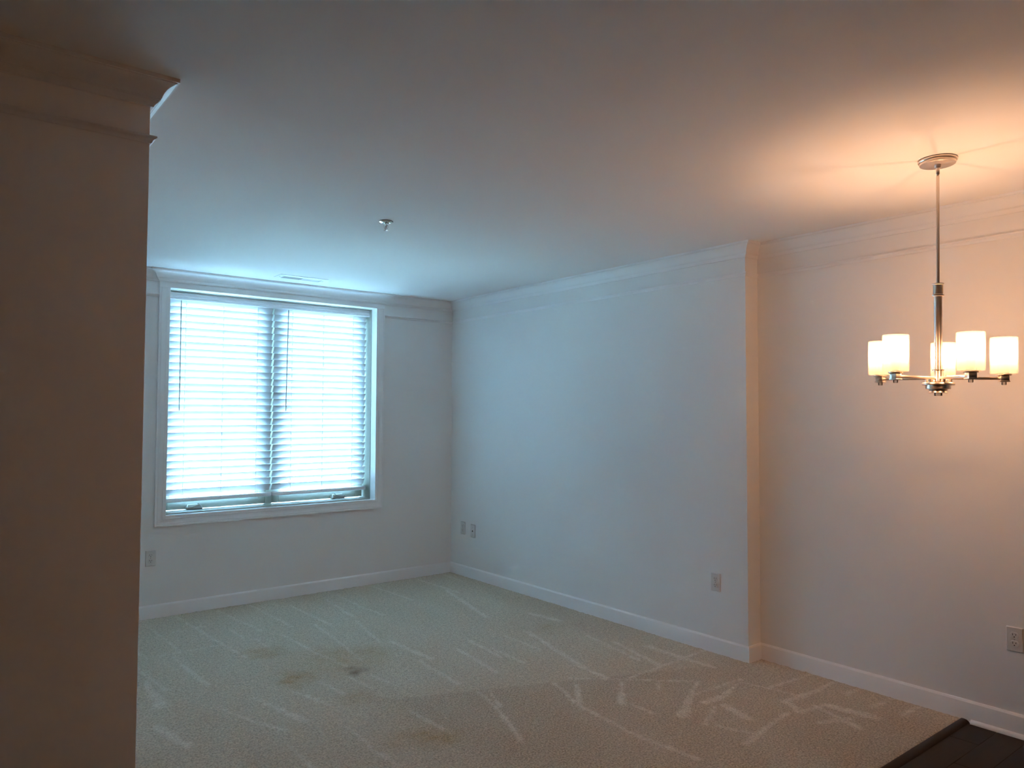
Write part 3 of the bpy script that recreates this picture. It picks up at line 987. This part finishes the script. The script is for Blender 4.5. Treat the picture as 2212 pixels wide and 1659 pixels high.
for k in range(len(rt)):
    k2 = (k + 1) % len(rt)
    bm.faces.new((c0, rt[k], rt[k2])); bm.faces.new((c1, rb[k2], rb[k])); bm.faces.new((rt[k], rb[k], rb[k2], rt[k2]))
link('deflector', mesh_from(bm, 'deflector'), 'chrome', sp)

# ------------------------------------------------------------------ chandelier
CX, CY = -0.6858, -4.5763
ch = tag(empty('chandelier', (CX, CY, HC)), 'brushed nickel chandelier with five lit white cylinder glass shades', 'chandelier')
lathe('canopy', [(0.0, -0.0235), (0.062, -0.0235), (0.0655, -0.0215), (0.0665, -0.0135), (0.0700, -0.0125), (0.0715, -0.0095), (0.0715, -0.0035), (0.069, -0.0002), (0, -0.0002)], 'brushed_nickel', ch, n=56)
ZP = HC - 0.06
TILT = (0.01255, 0.00809, 0.0)
def hang(o):
    o.parent = ch
    o.location = (0, 0, ZP - HC)
    o.rotation_euler = TILT
    return o
def hl(name, prof, n=36, mat='brushed_nickel'):
    return hang(lathe(name, [(r, z - ZP) for r, z in prof], mat, None, n=n))
hl('swivel', [(0.0, 2.5058), (0.0125, 2.5058), (0.0125, 2.4970), (0.0105, 2.4930), (0.0072, 2.4930), (0.0072, 2.4680), (0.0055, 2.4650), (0.0030, 2.4640)], 28)
hl('rod', [(0.0022, 2.4660), (0.0040, 2.4640), (0.0060, 2.4600), (0.0062, 2.4560), (0.0062, 2.0180), (0.0, 2.0180)], 24)
hl('upper_sleeve', [(0.0, 2.0195), (0.0170, 2.0195), (0.0212, 2.0185), (0.0216, 2.0165), (0.0212, 2.0140), (0.0184, 2.0125), (0.0184, 1.9750), (0.0212, 1.9735), (0.0218, 1.9700), (0.0212, 1.9665), (0.0150, 1.9655)])
# column: plain cylinder, faint fluting shaped in to stand for reflection lines
bm = bmesh.new()
NC, prof_n = 8, 96
r_of = lambda a: 0.0149 + 0.0004 * abs(math.cos(a * NC / 2))
rings = []
for z in (1.9680, 1.6640):
    rings.append([bm.verts.new((r_of(2 * PI * k / prof_n) * math.cos(2 * PI * k / prof_n), r_of(2 * PI * k / prof_n) * math.sin(2 * PI * k / prof_n), z - ZP)) for k in range(prof_n)])
for k in range(prof_n):
    bm.faces.new((rings[0][k], rings[0][(k + 1) % prof_n], rings[1][(k + 1) % prof_n], rings[1][k]))
hang(link('column', mesh_from(bm, 'column'), 'brushed_nickel', None, (0, 0, 0), 25))
hl('lower_sleeve', [(0.0150, 1.6690), (0.0200, 1.6685), (0.0216, 1.6665), (0.0212, 1.6640), (0.0180, 1.6630), (0.0180, 1.6240), (0.0205, 1.6190), (0.0240, 1.6165)])
hub = hl('hub', [(0.0, 1.6170), (0.0240, 1.6170), (0.0500, 1.6160), (0.0575, 1.6145), (0.0590, 1.6120), (0.0590, 1.6065), (0.0570, 1.6050), (0.0460, 1.6045), (0.0455, 1.6040), (0.0455, 1.5905), (0.0440, 1.5890), (0.0335, 1.5880), (0.0315, 1.5840), (0.0315, 1.5820), (0.0345, 1.5775), (0.0355, 1.5745), (0.0345, 1.5735), (0.0, 1.5735)], 48)
hl('bottom_finial', [(0.0, 1.5740), (0.0140, 1.5740), (0.0145, 1.5720), (0.0145, 1.5630), (0.0135, 1.5615), (0.0, 1.5615)], 24, 'clear_finial')
RA = 0.2322
shade_prof_out = [(0.0, 1.6512), (0.0420, 1.6512), (0.0455, 1.6520), (0.0472, 1.6540), (0.0478, 1.6580), (0.0478, 1.7900), (0.0474, 1.7940), (0.0462, 1.7958), (0.0448, 1.7945), (0.0444, 1.7900), (0.0444, 1.6590), (0.0436, 1.6560), (0.0415, 1.6546), (0.0, 1.6546)]
me_shade = lathe_mesh('shade', [(r, z - 1.6512) for r, z in shade_prof_out], 48)
me_plate = lathe_mesh('shade_plate', [(0.0, 0.0002), (0.0250, 0.0002), (0.0262, -0.0010), (0.0262, -0.0052), (0.0250, -0.0064), (0.0, -0.0064)], 32)
me_fin = lathe_mesh('glass_finial', [(0.0, -0.0315), (0.0082, -0.0315), (0.0086, -0.0330), (0.0086, -0.0420), (0.0076, -0.0440), (0.0, -0.0440)], 18)
me_sock = lathe_mesh('bulb_socket', [(0.0, 0.0036), (0.0160, 0.0036), (0.0165, 0.006), (0.0165, 0.050), (0.0120, 0.056), (0.0, 0.056)], 20)
bprof = [(0.0, 0.0565), (0.0095, 0.0570), (0.0110, 0.0640)] + [(0.0205 * math.sin(a), 0.0890 - 0.0205 * math.cos(a)) for a in [math.radians(x) for x in range(35, 180, 16)]] + [(0.0, 0.1095)]
me_bulb = lathe_mesh('bulb', bprof, 20)
bm = bmesh.new()
bbox(bm, -0.0150, 0.0150, -0.0150, 0.0150, -0.0275, -0.0060, bevel=0.0015)
bbox(bm, -0.0170, 0.0170, -0.0170, 0.0170, -0.0320, -0.0270, bevel=0.0012)
me_cup = mesh_from(bm, 'socket_block')
for deg in (17.11, -54.86, -131.25, 162.92, 89.70):
    a = math.radians(deg)
    ca, sa = math.cos(a), math.sin(a)
    arm = empty('lamp_arm', (0, 0, 0)); hang(arm)
    rel = 1.6512 - ZP
    bm = bmesh.new()
    bbox(bm, 0.012, RA - 0.012, -0.0050, 0.0050, -0.0235, -0.0125, bevel=0.0012)
    ao = link('arm_bar', mesh_from(bm, 'arm_bar'), 'brushed_nickel', arm, (0, 0, rel), 30)
    ao.rotation_euler = (0, 0, a)
    lathe('arm_post', [(0.0062, -0.0360), (0.0062, -0.0230), (0.0050, -0.0215)], 'brushed_nickel', arm, (0.0440 * ca, 0.0440 * sa, rel), 14)
    L3 = (RA * ca, RA * sa, rel)
    so = link('socket_block', me_cup, 'brushed_nickel', arm, L3, 30)
    so.rotation_euler = (0, 0, a)
    link('shade_plate', me_plate, 'brushed_nickel', arm, L3, 35)
    link('glass_finial', me_fin, 'clear_finial', arm, L3, 35)
    link('bulb_socket', me_sock, 'plate_plastic', arm, L3, 35)
    link('bulb', me_bulb, 'lit_bulb', arm, L3, 40)
    link('shade', me_shade, 'opal_glass', arm, L3, 45)
    fd = bpy.data.lights.new('bulb_light', 'POINT')
    fd.energy = BULB_WATTS
    fd.color = BULB_RGB
    fd.shadow_soft_size = 0.012
    fo = bpy.data.objects.new('bulb_light', fd)
    COL.objects.link(fo)
    fo.parent = arm
    fo.location = (L3[0], L3[1], rel + 0.089)
